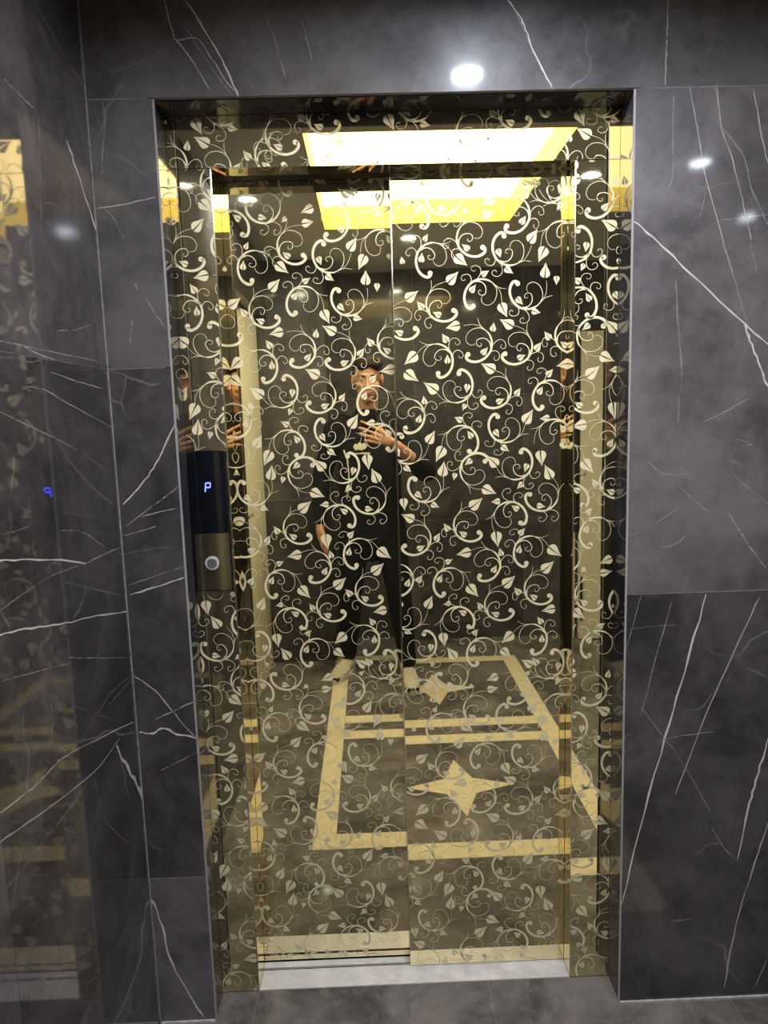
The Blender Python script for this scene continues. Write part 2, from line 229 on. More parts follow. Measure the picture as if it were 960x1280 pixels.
LEFT_VEINS = [([(-0.216,2.233),(-0.13,2.209),(-0.006,2.18)],2.27,0.5),([(-0.359,2.102),(-0.281,2.089),(-0.208,2.078)],1.64,0.35),([(-0.417,2.049),(-0.371,2.042),(-0.319,2.04),(-0.257,2.038)],2.92,0.4),([(-0.121,2.033),(-0.083,1.995),(-0.034,1.94),(-0.0,1.895)],7.65,1),([(-0.258,2.03),(-0.268,1.986)],2.09,0.6),([(-0.239,2.035),(-0.253,1.94),(-0.269,1.833)],1.56,0.5),([(-0.589,1.186),(-0.545,1.177),(-0.446,1.157),(-0.32,1.127),(-0.178,1.1),(0.013,1.056)],3.82,1),([(-0.567,1.294),(-0.523,1.286),(-0.397,1.263),(-0.203,1.215)],4.09,1),([(-0.203,1.215),(-0.108,1.214),(-0.006,1.21)],2.37,0.7),([(-0.203,1.215),(-0.372,1.225),(-0.538,1.213)],1.54,0.5),([(-0.502,1.62),(-0.456,1.621),(-0.341,1.62),(-0.026,1.618)],1.78,0.6),([(-0.378,1.619),(-0.325,1.611),(-0.228,1.602)],2.08,0.7),([(-0.284,1.582),(-0.137,1.569),(-0.038,1.563)],2.09,0.7),([(-0.328,1.553),(-0.187,1.52),(0.005,1.477)],2.18,0.8),([(-0.522,1.523),(-0.478,1.511),(-0.208,1.441),(0.005,1.367)],1.85,0.5),([(-0.631,0.921),(-0.597,0.918),(-0.498,0.903),(-0.416,0.898),(-0.37,0.894),(-0.124,0.829),(0.119,0.763)],2.8,0.8),([(-0.638,0.883),(-0.606,0.877),(-0.453,0.842),(-0.253,0.802),(-0.105,0.803)],2.46,0.7),([(-0.644,0.799),(-0.621,0.8),(-0.462,0.796),(-0.292,0.795)],1.77,0.5),([(-0.132,0.796),(-0.073,0.716),(-0.002,0.607)],13.55,0.95),([(-0.256,0.791),(-0.224,0.683),(-0.115,0.561)],1.81,0.45),([(-0.152,0.899),(-0.083,0.899),(-0.013,0.9)],2.12,0.5),([(-0.323,1.063),(-0.197,1.018),(-0.017,0.955)],1.95,0.4),([(-0.559,1.108),(-0.447,1.082),(-0.308,1.048)],1.47,0.5),([(-0.308,1.297),(-0.22,1.282),(-0.145,1.25),(-0.084,1.218)],1.97,0.5),([(-0.24,1.661),(-0.154,1.672),(-0.067,1.693)],2.35,0.5),([(-0.502,0.912),(-0.431,0.946),(-0.311,1.038)],1.37,0.3),([(-0.515,1.326),(-0.466,1.323),(-0.417,1.324)],1.53,0.5),([(-0.082,0.396),(-0.065,0.322),(-0.118,0.294)],3.0,0.3)]

# ------------------------------------------------------------------ the room shell
XL, XO0, XO1, XR, ZL = -0.567, -0.4287, 0.5878, 2.60, 2.155
YB, YBL, XBL = -2.66, -2.24, -0.235
TT = 0.012
random.seed(5)
def tile(name, b, mat, parent, edge=True):
    """one stone slab; the big faces are polished stone, the sides show the paler tile body"""
    bm = bmesh.new(); fs = add_box(bm, *b)
    bm.normal_update()
    d = [b[1]-b[0], b[3]-b[2], b[5]-b[4]]; ax = d.index(min(d))
    for f in fs:
        f.material_index = 0 if abs(f.normal[ax]) > .5 else 1
    return obj(name, bm, [mat, M['tile_body'] if edge else mat], parent)
def add_vein(bm, pts, w, plane, off, seed):
    rnd = random.Random(seed)
    P = catmull(pts, 5); n = len(P); L_, R_ = [], []
    for i, p in enumerate(P):
        a, b = P[max(0, i-1)], P[min(n-1, i+1)]
        dx, dz = b[0]-a[0], b[1]-a[1]; l = math.hypot(dx, dz) or 1
        nx, nz = -dz/l, dx/l
        jx, jz = rnd.uniform(-1, 1)*w*.45, rnd.uniform(-1, 1)*w*.45
        ww = w*.5*rnd.uniform(.45, 1.25)
        if i in (0, n-1): ww *= .5
        for lst, s in ((L_, 1), (R_, -1)):
            u, v = p[0]+jx+nx*ww*s, p[1]+jz+nz*ww*s
            lst.append((u, off, v) if plane == 'Y' else (off, u, v))
    LV = [bm.verts.new(p) for p in L_]; RV = [bm.verts.new(p) for p in R_]
    for i in range(n-1): bm.faces.new((LV[i], LV[i+1], RV[i+1], RV[i]))
def clip_poly(poly, lo0, hi0, lo1, hi1):
    for ax, val, sg in ((0, lo0, 1), (0, hi0, -1), (1, lo1, 1), (1, hi1, -1)):
        out = []
        for i in range(len(poly)):
            a, b = poly[i-1], poly[i]
            ia, ib = (a[ax]-val)*sg >= 0, (b[ax]-val)*sg >= 0
            if ia != ib:
                t = (val-a[ax])/(b[ax]-a[ax]); out.append(tuple(a[k]+t*(b[k]-a[k]) for k in range(2)))
            if ib: out.append(b)
        poly = out
        if not poly: break
    return poly
def veins_on(tileobj, veins, plane, off, rect):
    """the calcite veins that run over one slab, one sub-part per strength"""
    for ki, (key, lo, hi) in enumerate((('a', .85, 9), ('b', .65, .85), ('c', .4, .65), ('d', 0, .4))):
        bm = bmesh.new()
        for k, (pts, w, s) in enumerate(veins):
            c = pts[len(pts)//2]
            if lo <= s < hi and rect[0] <= c[0] <= rect[1] and rect[2] <= c[1] <= rect[3]:
                add_vein(bm, pts, max(.0010, w/1000*.85), plane, off, 77+k)
        kill = []
        for f in list(bm.faces):
            poly = [((v.co.x if plane == 'Y' else v.co.y), v.co.z) for v in f.verts]
            cx = sum(p[0] for p in poly)/len(poly); cz = sum(p[1] for p in poly)/len(poly)
            if not (rect[0] <= cx <= rect[1] and rect[2] <= cz <= rect[3]): kill.append(f)
        if kill: bmesh.ops.delete(bm, geom=kill, context='FACES')
        if len(bm.faces): obj('vein', bm, M['vein_'+key], tileobj)
        else: bm.free()
G = .0008; GD = .0008
# ---- front wall (the lift wall)
wf = structure('wall_front')
bm = bmesh.new()
for b in ((XL-.1, XO0-TT, GD, .34, 0, CEIL+.1), (XO1+TT, XR+.1, GD, .34, 0, CEIL+.1), (XO0-TT, XO1+TT, GD, .34, ZL+TT, CEIL+.1)):
    add_box(bm, *b)
obj('wall_core', bm, M['grout'], wf)
FT = [((XL, XO0, 0, .392), 'marble_light'), ((XL, XO0, .392, 1.605), 'marble_dark'), ((XL, XO0, 1.605, ZL+.002), 'marble_mid'),
      ((XL, 1.188, ZL+.002, CEIL), 'marble_mid'), ((1.188, XR, ZL+.002, CEIL), 'marble_mid'),
      ((XO1, 1.188, 0, 1.058), 'marble_dark'), ((XO1, 1.188, 1.058, ZL+.002), 'marble_light'),
      ((1.188, 1.788, 0, 1.058), 'marble_dark'), ((1.188, 1.788, 1.058, ZL+.002), 'marble_mid'),
      ((1.788, XR, 0, 1.058), 'marble_mid'), ((1.788, XR, 1.058, ZL+.002), 'marble_dark')]
for (x0, x1, z0, z1), mk in FT:
    e0 = 0 if x0 == XO1 else G; e1 = 0 if x1 == XO0 else G
    t = tile('marble_tile', (x0+e0, x1-e1, 0, TT, z0+G, z1-(0 if z1 == CEIL else G)), M[mk], wf)
    veins_on(t, FRONT_VEINS, 'Y', -.00025, (x0, x1, z0, z1))
# stone lining of the opening
for b, mk in (((XO0-TT, XO0, TT+.0005, .34, 0, ZL), 'marble_dark'), ((XO1, XO1+TT, TT+.0005, .34, 0, ZL), 'marble_dark'),
              ((XO0-TT, XO1+TT, TT+.0005, .34, ZL+.0005, ZL+TT), 'marble_dark')):
    tile('lining_tile', b, M['polish_dark'], wf, edge=False)
for b in ((XO0-.0004, XO0+.0040, -.0006, .0006, 0, ZL-.0005), (XO1-.0040, XO1+.0004, -.0006, .0006, 0, ZL-.0005)):
    box('edge_strip', b, M['tile_body'], wf)
for b in ((XL+.0005, XL+.0028, -.0022, -.0002, .004, CEIL-.001), (XO1+.001, XR-.002, -.0045, -.0003, .0002, .0048), (XL+.005, XO0-.001, -.0045, -.0003, .0002, .0048)):
    box('sealant_line', b, M['silicone' if b[5] < .1 else 'grout'], wf)
# ---- left wall: polished slabs, then a doorway with a cream door
wl = structure('wall_left')
box('wall_core', (XL-.30, XL-GD, -1.25, .0, 0, CEIL+.1), M['grout'], wl)
LT = [((-.60, 0, 0, .392), 'marble_mid'), ((-.60, 0, .392, 1.605), 'marble_dark'), ((-.60, 0, 1.605, CEIL), 'marble_mid'),
      ((-1.25, -.60, 0, .392), 'marble_mid'), ((-1.25, -.60, .392, 1.605), 'marble_mid'), ((-1.25, -.60, 1.605, CEIL), 'marble_dark'),
      ((-2.24, -1.25, 2.17, CEIL), 'marble_mid')]
for (y0, y1, z0, z1), mk in LT:
    t = tile('marble_tile', (XL-TT, XL, y0+G, y1-G, z0+(G if z0 else 0), z1-(0 if z1 == CEIL else G)), M[mk.replace('marble', 'polish')], wl, edge=False)
    veins_on(t, LEFT_VEINS, 'X', XL+.00025, (y0, y1, z0, z1))
box('wall_core', (XL-.30, XL-GD, -2.34, -1.25, 2.17, CEIL+.1), M['grout'], wl)
d1 = structure('door_1')
box('door_leaf', (-.70, -.625, -2.23, -1.30, .008, 2.05), M['door_cream'], d1)
box('frame_jamb', (-.70, XL, -1.299, -1.251, 0, 2.165), M['door_dark'], d1)
box('frame_head', (-.70, XL+.004, -2.238, -1.30, 2.052, 2.168), M['door_dark'], d1)
bm = bmesh.new(); add_disc(bm, (-.625, -1.40, 1.02), .012, 'X', 16, .04); add_box(bm, -.590, -.578, -1.52, -1.39, 1.012, 1.028, .004)
obj('door_handle', bm, M['button'], d1)
# ---- back wall: a nearer pier on the left, the main wall behind, a doorway at the right
wb = structure('wall_back')
box('wall_core', (-.80, XBL-GD, -2.90, YBL-GD, 0, CEIL+.1), M['grout'], wb)
box('wall_core', (XBL-GD, 1.27, -2.90, YB-GD, 0, CEIL+.1), M['grout'], wb)
box('wall_core', (1.47, XR+.1, -2.90, YB-GD, 0, CEIL+.1), M['grout'], wb)
box('wall_core', (1.27, 1.47, -2.90, YB-GD, 1.97, CEIL+.1), M['grout'], wb)
zs = [0, .40, 1.00, 1.60, CEIL]
for zi in range(4):
    for (x0, x1) in ((-.70, XBL),):
        tile('marble_tile', (x0+G, x1, YBL-TT, YBL, zs[zi]+G, zs[zi+1]-G), M[('marble_dark', 'marble_dark', 'marble_mid', 'marble_mid')[zi]], wb, edge=False)
    tile('marble_tile', (XBL-TT, XBL, YB, YBL-TT-G, zs[zi]+G, zs[zi+1]-G), M['marble_dark'], wb, edge=False)
zs = [0, .80, 1.59, CEIL]
xs = [XBL, .30, .99, 1.27]
for zi in range(3):
    for xi in range(3):
        tile('marble_tile', (xs[xi]+G, xs[xi+1]-G, YB-TT, YB, zs[zi]+G, zs[zi+1]-G), M[random.choice(('marble_dark', 'marble_dark', 'marble_mid'))], wb, edge=False)
    for (x0, x1) in ((1.47, 2.04), (2.04, XR)):
        tile('marble_tile', (x0+G, x1-G, YB-TT, YB, zs[zi]+G, zs[zi+1]-G), M[random.choice(('marble_dark', 'marble_mid'))], wb, edge=False)
tile('marble_tile', (1.27+G, 1.47-G, YB-TT, YB, 1.97+G, CEIL-G), M['marble_dark'], wb, edge=False)
d2 = structure('door_2')
box('door_leaf', (1.322, 1.462, -2.70, -2.655, .008, 1.955), M['door_cream'], d2)
box('door_panel', (1.272, 1.321, -2.86, -2.84, 0, 1.965), M['tan_wall'], d2)
box('door_panel', (1.272, 1.303, -2.72, -2.70, 0, .70), M['door_cream'], d2)
box('door_edge', (1.305, 1.320, -2.69, -2.665, .70, 1.93), M['door_dark'], d2)
box('door_hinge', (1.324, 1.338, -2.654, -2.645, .14, .42), M['door_dark'], d2)
box('door_hinge', (1.318, 1.345, -2.654, -2.640, 1.08, 1.18), M['door_cream'], d2)
# ---- right wall, far out of the frame
wr = structure('wall_right')
box('wall_core', (XR+GD, XR+.3, -2.90, .34, 0, CEIL+.1), M['grout'], wr)
ys = [YB, -2.05, -1.45, -.85, -.25, 0]
for yi in range(5):
    for z0, z1 in ((0, 1.2), (1.2, CEIL)):
        tile('marble_tile', (XR, XR+TT, ys[yi]+G, ys[yi+1]-G, z0+G, z1-G), M[random.choice(('marble_dark', 'marble_mid'))], wr, edge=False)
# ---- floor: slabs with a cream inlay
fl = structure('floor')
box('floor_bed', (-.80, XR+.1, -2.95, .0875, -.06, -.0008), M['grout'], fl)
fx = [-.70, -.335, .268, .868, 1.468, 2.068, XR]; fy = [-2.90, -2.30, -1.70, -1.10, -.50, .0875]
fy = [-2.90, -2.66, -2.05, -1.45, -.85, -.25, .0875]
for i in range(len(fx)-1):
    for j in range(len(fy)-1):
        tile('floor_tile', (fx[i]+G*.7, fx[i+1]-G*.7, fy[j]+G*.7, fy[j+1]-G*.7, -TT, 0), M['marble_floor'], fl, edge=False)
BX0, BX1, BX2, BX3 = -.243, -.160, .768, .852
IZ = .0006
for (x0, x1, y0, y1) in ((BX0, BX1, -2.30, -.32), (BX2, BX3, -2.30, -.32), (BX1, BX2, -.41, -.32), (BX1, BX2, -1.25, -1.165),
                         (BX1, BX2, -1.42, -1.335), (BX1, BX2, -2.30, -2.215)):
    box('inlay_band', (x0+.0004, x1-.0004, y0+.0004, y1-.0004, -.001, IZ), M['cream'], fl)
for (cx, cy) in ((.322, -.787), (.322, -1.812)):
    bm = bmesh.new(); pts = []
    for k in range(8):
        a = k*math.pi/4; r = .217 if k % 2 == 0 else .083
        pts.append((cx + r*math.cos(a), cy + r*math.sin(a)))
    top = [bm.verts.new((x, y, IZ)) for x, y in pts]; bot = [bm.verts.new((x, y, -.001)) for x, y in pts]
    bm.faces.new(top); bm.faces.new(bot[::-1])
    for k in range(8): bm.faces.new((top[k], bot[k], bot[(k+1) % 8], top[(k+1) % 8]))
    bmesh.ops.recalc_face_normals(bm, faces=bm.faces)
    obj('inlay_star', bm, M['cream'], fl)
# ---- ceiling with the recess of the light tray
ce = bmesh.new()
x0, x1, y0, y1 = TRAY
for b in ((-.80, x0, -2.90, .34), (x1, XR+.1, -2.90, .34), (x0, x1, -2.90, y0), (x0, x1, y1, .34)):
    add_box(ce, b[0], b[1], b[2], b[3], CEIL+.0002, CEIL+.20)
cobj = obj('ceiling', ce, M['ceiling']); cobj['kind'] = 'structure'
lt = thing('light_tray', 'large recessed ceiling light with a white glowing panel and sides coloured as yellow LED glow', 'ceiling light', ((x0+x1)/2, (y0+y1)/2, CEIL+.10))
def world_child(o, par):
    o.parent = par; o.matrix_parent_inverse = Matrix.Translation(par.location).inverted(); return o
TD = .105
for b in ((x0+.0005, x0+.008, y0+.0005, y1-.0005), (x1-.008, x1-.0005, y0+.0005, y1-.0005), (x0+.0085, x1-.0085, y0+.0005, y0+.008), (x0+.0085, x1-.0085, y1-.008, y1-.0005)):
    world_child(box('tray_side', (b[0], b[1], b[2], b[3], CEIL+.0005, CEIL+TD), M['tray_wall']), lt)
world_child(box('light_panel', (x0+.001, x1-.001, y0+.001, y1-.001, CEIL+TD+.0005, CEIL+TD+.012), M['tray_glow']), lt)
SPL = ['round recessed ceiling spotlight left of the light tray', 'round recessed ceiling spotlight behind the light tray near the back wall',
       'round recessed ceiling spotlight between the light tray and the lift wall', 'round recessed ceiling spotlight right of the light tray',
       'round recessed ceiling spotlight second to the right of the light tray', 'round recessed ceiling spotlight at the far right by the back wall',
       'round recessed ceiling spotlight at the far right by the lift wall']
ring = bmesh.new()
n = 32; prof = [(.033, 0), (.034, -.003), (.040, -.0045), (.0445, -.003), (.0455, 0)]
vv = [[ring.verts.new((r*math.cos(2*math.pi*i/n), r*math.sin(2*math.pi*i/n), z)) for r, z in prof] for i in range(n)]
for i in range(n):
    for k in range(4): ring.faces.new((vv[i][k], vv[i][k+1], vv[(i+1) % n][k+1], vv[(i+1) % n][k]))
bmesh.ops.recalc_face_normals(ring, faces=ring.faces)
ringm = bpy.data.meshes.new('trim_ring'); ring.to_mesh(ringm); ring.free(); ringm.materials.append(M['white_trim'])
dsk = bmesh.new(); add_disc(dsk, (0, 0, -.0012), .033, 'Z', 32, .0010)
dskm = bpy.data.meshes.new('lens'); dsk.to_mesh(dskm); dsk.free(); dskm.materials.append(M['spot_glow'])
dskm2 = dskm.copy(); dskm2.materials[0] = M['spot_dim']
for (sx, sy), lab in zip(SPOTS, SPL):
    s = thing('ceiling_spotlight', lab, 'ceiling light', (sx, sy, CEIL), 'round ceiling spotlights')
    link('trim_ring', ringm, None, s); link('lens', dskm if sx < 1.0 else dskm2, None, s)

# ------------------------------------------------------------------ the etched scrollwork
def cv(pts): return [((x-410)/205, (510-y)/205) for x, y in pts]
STROKES = [
 (cv([(372, 305), (400, 268), (450, 264), (520, 298), (575, 362), (605, 440), (610, 520), (595, 590), (555, 655), (500, 705), (430, 738), (370, 745), (310, 744), (250, 748), (200, 768), (150, 800)]), [56, 54, 50, 46, 43, 41, 39, 37, 35, 32, 28, 22, 15, 11, 9, 6]),
 (cv([(345, 742), (270, 718), (215, 660), (187, 590), (185, 530), (212, 470), (260, 440), (310, 440), (350, 470), (362, 505)]), [16, 15, 14, 13, 12, 11, 10, 10, 9, 8]),
 (cv([(320, 742), (230, 728), (170, 695), (110, 640), (70, 590)]), [9, 9, 8, 8, 7]),
 (cv([(588, 600), (540, 640), (490, 660), (430, 655), (380, 620), (352, 570), (360, 535), (390, 510), (430, 512), (450, 537), (438, 560), (415, 560)]), [28, 26, 23, 21, 19, 17, 15, 13, 11, 10, 9, 8]),
 (cv([(611, 548), (625, 590), (655, 622), (700, 632), (745, 605), (768, 565), (760, 530), (730, 514), (706, 530), (706, 555)]), [16, 15, 14, 13, 12, 11, 10, 10, 9, 8]),
 (cv([(572, 640), (568, 700), (582, 760), (620, 800), (670, 805), (715, 780), (735, 742), (720, 715), (690, 706), (666, 722), (666, 745)]), [14, 14, 13, 13, 12, 12, 11, 10, 9, 8, 8])]
LEAFW = [(0, .10), (.06, .24), (.16, .335), (.28, .36), (.42, .315), (.56, .23), (.70, .14), (.84, .065), (.94, .03), (1, .004)]
def leaf_polys(b, t):
    """two lobes either side of an open midrib"""
    ux, uz = t[0]-b[0], t[1]-b[1]; out = []
    for s in (1, -1):
        row = []
        for k, w in LEAFW:
            bend = .10*math.sin(k*math.pi*.5)**3
            sl = .05*(1-k)+.002
            pts = []
            for v in (sl*s, max(w, sl+.002)*s*(.92 if s < 0 else 1.0)):
                v2 = v + bend*k*.6
                pts.append((b[0]+ux*k-uz*v2, b[1]+uz*k+ux*v2))
            row.append(pts)
        for i in range(len(row)-1):
            out.append([row[i][0], row[i+1][0], row[i+1][1], row[i][1]])
    return out
def scroll_polys():
    out = []
    for pts, ws in STROKES:
        P = catmull([(*p, (w*.79 if w > 24 else 8+(w-8)*.5-3.2)/205/2) for p, w in zip(pts, ws)], 3); n = len(P); L_, R_ = [], []
        for i, p in enumerate(P):
            a, b = P[max(0, i-1)], P[min(n-1, i+1)]
            dx, dz = b[0]-a[0], b[1]-a[1]; l = math.hypot(dx, dz) or 1
            L_.append((p[0]-dz/l*p[2], p[1]+dx/l*p[2])); R_.append((p[0]+dz/l*p[2], p[1]-dx/l*p[2]))
        out += [[L_[i], L_[i+1], R_[i+1], R_[i]] for i in range(n-1)]
    bc = cv([(386, 322)])[0]
    out.append([(bc[0]+.175*math.cos(k*math.pi/6), bc[1]+.175*math.sin(k*math.pi/6)) for k in range(12)])
    out += leaf_polys(*cv([(535, 452), (530, 585)]))
    return out
def polys_mesh(name, polys, off=0.0):
    me = bpy.data.meshes.new(name); vs, fs = [], []
    for p in polys:
        fs.append(list(range(len(vs), len(vs)+len(p)))); vs += [(x, off, z) for x, z in p]
    me.from_pydata(vs, [], fs); me.materials.append(M['etch']); return me
SCR_POLY = scroll_polys(); SCR_MESH = polys_mesh('etched_scroll', SCR_POLY)
LEAF_POLY = leaf_polys((0, 0), (0, 1)); LEAF_MESH = polys_mesh('etched_leaf', LEAF_POLY)
SR, PERIOD = 0.0340, 1.1655
def pattern(parent, x0, x1, z0, z1, y, dx=0.0, dz=0.0, cols=(0,)):
    """scrolls and leaves of the repeat that fall inside one panel; a motif cut by the panel's edge is trimmed there"""
    def put(name, mesh, polys, mt):
        wp = [[(lambda q: (q.x, q.z))(mt @ Vector((a, 0, b))) for a, b in p] for p in polys]
        ax = [p[0] for q in wp for p in q]; az = [p[1] for q in wp for p in q]
        if max(ax) < x0 or min(ax) > x1 or max(az) < z0 or min(az) > z1: return
        if min(ax) >= x0 and max(ax) <= x1 and min(az) >= z0 and max(az) <= z1:
            o = link(name, mesh, None, parent); o.matrix_local = mt; return
        cl = [c for c in (clip_poly(p, x0, x1, z0, z1) for p in wp) if len(c) > 2]
        if cl: link(name, polys_mesh(name, cl, y), None, parent)
    for rep, col in [(a, b*.427) for a in (-3, -2, -1, 0, 1, 2) for b in cols]:
        for (cx, cz, ang, ch) in SCROLLS:
            a = math.radians(ang - (98 if ch > 0 else 82))
            mt = Matrix.Translation((cx+dx+col, y, cz+dz+rep*PERIOD)) @ Matrix.Rotation(-a, 4, 'Y') @ Matrix.Diagonal((SR*ch, SR, SR, 1))
            put('etched_scroll', SCR_MESH, SCR_POLY, mt)
        for (bx, bz, tx, tz) in LEAVES:
            l = math.hypot(tx-bx, tz-bz)*.95; a = math.atan2(tz-bz, tx-bx) - math.pi/2
            mt = Matrix.Translation((bx+dx+col, y, bz+dz+rep*PERIOD)) @ Matrix.Rotation(-a, 4, 'Y') @ Matrix.Diagonal((l, l, l, 1))
            put('etched_leaf', LEAF_MESH, LEAF_POLY, mt)

# ------------------------------------------------------------------ the lift: frame, two sliding leaves, sill
YF, YR, YL2 = .088, .1455, .1845
JL, JR, ZH, DS = -.333, .486, 2.0435, .069
fr = thing('lift_door_frame', 'gold mirror steel lift door frame etched with leafy scrolls', 'door frame')
hd = box('header_panel', (XO0+.0005, XO1-.0005, YF, .1425, ZH+.0012, ZL-.0005), M['mirror'], fr)
jl = box('side_jamb', (XO0+.0005, JL, YF, .1805, .0005, ZH), M['mirror'], fr)
jr = box('side_jamb', (JR, XO1-.0005, YF, .1425, .0005, ZH), M['mirror'], fr)
box('door_track', (XO0+.001, DS-.004, .1435, .1815, ZH+.0012, 2.15), M['dark_steel'], fr)
box('jamb_edge', (JL-.0022, JL+.0006, YF-.0006, YF+.003, .0005, ZH-.0005), M['edge_steel'], fr)
box('jamb_edge', (JR-.0006, JR+.0016, YF-.0006, YF+.003, .0005, ZH-.0005), M['edge_steel'], fr)
pattern(hd, XO0+.001, XO1-.001, ZH+.002, ZL-.001, YF-.0003, -.262, .405, (-1, 0, 1))
pattern(jl, XO0+.001, JL-.0025, .003, ZH-.001, YF-.0003, -.58, .12)
pattern(jr, JR+.002, XO1-.001, .003, ZH-.001, YF-.0003, .27, .31)
dr = thing('lift_door', 'front sliding lift door leaf on the right, gold mirror steel with etched scrolls', 'door', (0, 0, 0), 'sliding lift door leaves')
pr = box('door_skin', (DS, .584, YR, YR+.030, .006, 2.10), M['mirror'], dr)
box('leaf_edge', (DS-.0012, DS+.0008, YR-.0006, YR+.0300, .006, 2.10), M['edge_steel'], dr)
pattern(pr, DS+.001, .560, .008, 2.06, YR-.0003)
dl = thing('lift_door', 'rear sliding lift door leaf on the left, tucked behind the right one', 'door', (0, 0, 0), 'sliding lift door leaves')
pl = box('door_skin', (-.425, .130, YL2, YL2+.030, .006, 2.10), M['mirror'], dl)
pattern(pl, -.345, .110, .008, 2.06, YL2-.0003, -.427, .001)
sl = thing('lift_sill', 'ridged pale aluminium sill under the lift doors', 'sill', (0, 0, 0))
box('sill_base', (JL+.0005, JR-.0005, YF+.0005, .300, -.0122, -.006), M['dark_steel'], sl)
for y0, y1 in ((YF+.0005, .1535), (.1625, .1830), (.2205, .300)):
    box('sill_rail', (JL+.0005, JR-.0005, y0, y1, -0.004, .0018), M['sill'], sl)
bm = bmesh.new()
for y0, y1 in ((YF+.003, .151), (.165, .181), (.223, .298)):
    k = y0
    while k < y1-.003:
        add_box(bm, JL+.001, JR-.001, k, k+.0026, .0018, .0028); k += .0062
tag(obj('sill_ridge', bm, M['sill'], sl), kind='stuff')
# ------------------------------------------------------------------ the landing panel
cp = thing('lift_call_panel', 'narrow lift call panel with black display above a bronze plate on the left jamb', 'call panel', (-.383, YF-.0005, 1.08))
PX0, PX1, PZ0, PZM, PZ1 = -.428, -.336, 1.081, 1.2225, 1.419
def profile_body(name, x0, x1, z0, z1, depth, mat, top_arch=0.0, y0=YF-.0006):
    """a shallow box whose front is gently bowed and whose top edge is slightly arched"""
    bm = bmesh.new(); n = 14; F, B = [], []
    for i in range(n+1):
        t = i/n; x = x0+(x1-x0)*t; bow = depth*(.72 + .28*math.sin(math.pi*t)); zt = z1 - top_arch*(2*t-1)**2
        F.append((bm.verts.new((x, y0-bow, z0)), bm.verts.new((x, y0-bow, zt)))); B.append((bm.verts.new((x, y0, z0)), bm.verts.new((x, y0, zt))))
    for i in range(n):
        bm.faces.new((F[i][0], F[i+1][0], F[i+1][1], F[i][1])); bm.faces.new((B[i][0], B[i][1], B[i+1][1], B[i+1][0]))
        bm.faces.new((F[i][1], F[i+1][1], B[i+1][1], B[i][1])); bm.faces.new((F[i][0], B[i][0], B[i+1][0], F[i+1][0]))
    for k in (0, n): bm.faces.new((F[k][0], F[k][1], B[k][1], B[k][0]))
    bmesh.ops.recalc_face_normals(bm, faces=bm.faces)
    return obj(name, bm, mat)
world_child(profile_body('back_box', PX0, PX1, PZ0, PZ1, .010, M['black_plastic'], .004), cp)
world_child(profile_body('display_glass', PX0+.006, PX1-.004, PZM+.0008, PZ1-.002, .0045, M['black_glass'], .004, YF-.0108), cp)
world_child(profile_body('button_plate', PX0+.008, PX1-.003, PZ0+.003, PZM-.0008, .0045, M['steel'], 0.0, YF-.0108), cp)
yb = YF-.0108-.0045-.0003
PCX, PCZ = -.381, 1.3325
bm = bmesh.new()
def stroke(a, b, w):
    dx, dz = b[0]-a[0], b[1]-a[1]; l = math.hypot(dx, dz); nx, nz = -dz/l*w, dx/l*w; ex, ez = dx/l*w, dz/l*w
    ring_ = [(a[0]+nx-ex*.3, a[1]+nz-ez*.3), (b[0]+nx+ex*.3, b[1]+nz+ez*.3), (b[0]-nx+ex*.3, b[1]-nz+ez*.3), (a[0]-nx-ex*.3, a[1]-nz-ez*.3)]
    bm.faces.new([bm.verts.new((PCX+x, yb, PCZ+z*1.13)) for x, z in ring_])
for a, b in (((-.0040, .0085), (.0062, .0085)), ((.0064, .0080), (.0056, -.0002)), ((.0050, -.0008), (-.0044, -.0008)), ((-.0046, .0080), (-.0054, -.0004)), ((-.0056, -.0014), (-.0066, -.0100))):
    stroke(a, b, .00095)
world_child(obj('floor_digit', bm, M['digit']), cp)
BX, BZ = -.3815, 1.151
bm = bmesh.new(); add_disc(bm, (BX, yb+.001, BZ), .0165, 'Y', 32, -.004); world_child(obj('button_ring', bm, M['button_clear']), cp)
bm = bmesh.new(); add_disc(bm, (BX, yb-.0032, BZ), .0118, 'Y', 32, -.0018); world_child(obj('call_button', bm, M['button']), cp)

# ------------------------------------------------------------------ the person holding the phone
def ring_tube(bm, P, n=16, flat=1.0):
    """P: list of (pos, radius) or (pos, rx, ry): tapered tube with rounded ends"""
    rings = []; N = len(P)
    up0 = None
    for i, p in enumerate(P):
        c = Vector(p[0]); rx = p[1]; ry = p[2] if len(p) > 2 else p[1]
        d = (Vector(P[min(N-1, i+1)][0]) - Vector(P[max(0, i-1)][0])).normalized()
        ref = Vector((1, 0, 0)) if abs(d.x) < .9 else Vector((0, 1, 0))
        u = (ref - d*ref.dot(d)).normalized(); v = d.cross(u)
        rings.append([bm.verts.new(c + u*rx*math.cos(2*math.pi*k/n) + v*ry*math.sin(2*math.pi*k/n)) for k in range(n)])
    for i in range(N-1):
        for k in range(n): bm.faces.new((rings[i][k], rings[i][(k+1) % n], rings[i+1][(k+1) % n], rings[i+1][k]))
    for idx, s in ((0, -1), (N-1, 1)):
        c = Vector(P[idx][0]); r = min(P[idx][1], P[idx][2] if len(P[idx]) > 2 else P[idx][1])
        d = (Vector(P[min(N-1, idx+1)][0]) - Vector(P[max(0, idx-1)][0])).normalized()*s
        r2 = [bm.verts.new(c + (v.co-c)*.72 + d*r*.6) for v in rings[idx]]
        tip = bm.verts.new(c + d*r*.95)
        for k in range(n):
            bm.faces.new((rings[idx][k], rings[idx][(k+1) % n], r2[(k+1) % n], r2[k])); bm.faces.new((r2[k], r2[(k+1) % n], tip))
    bmesh.ops.recalc_face_normals(bm, faces=bm.faces)
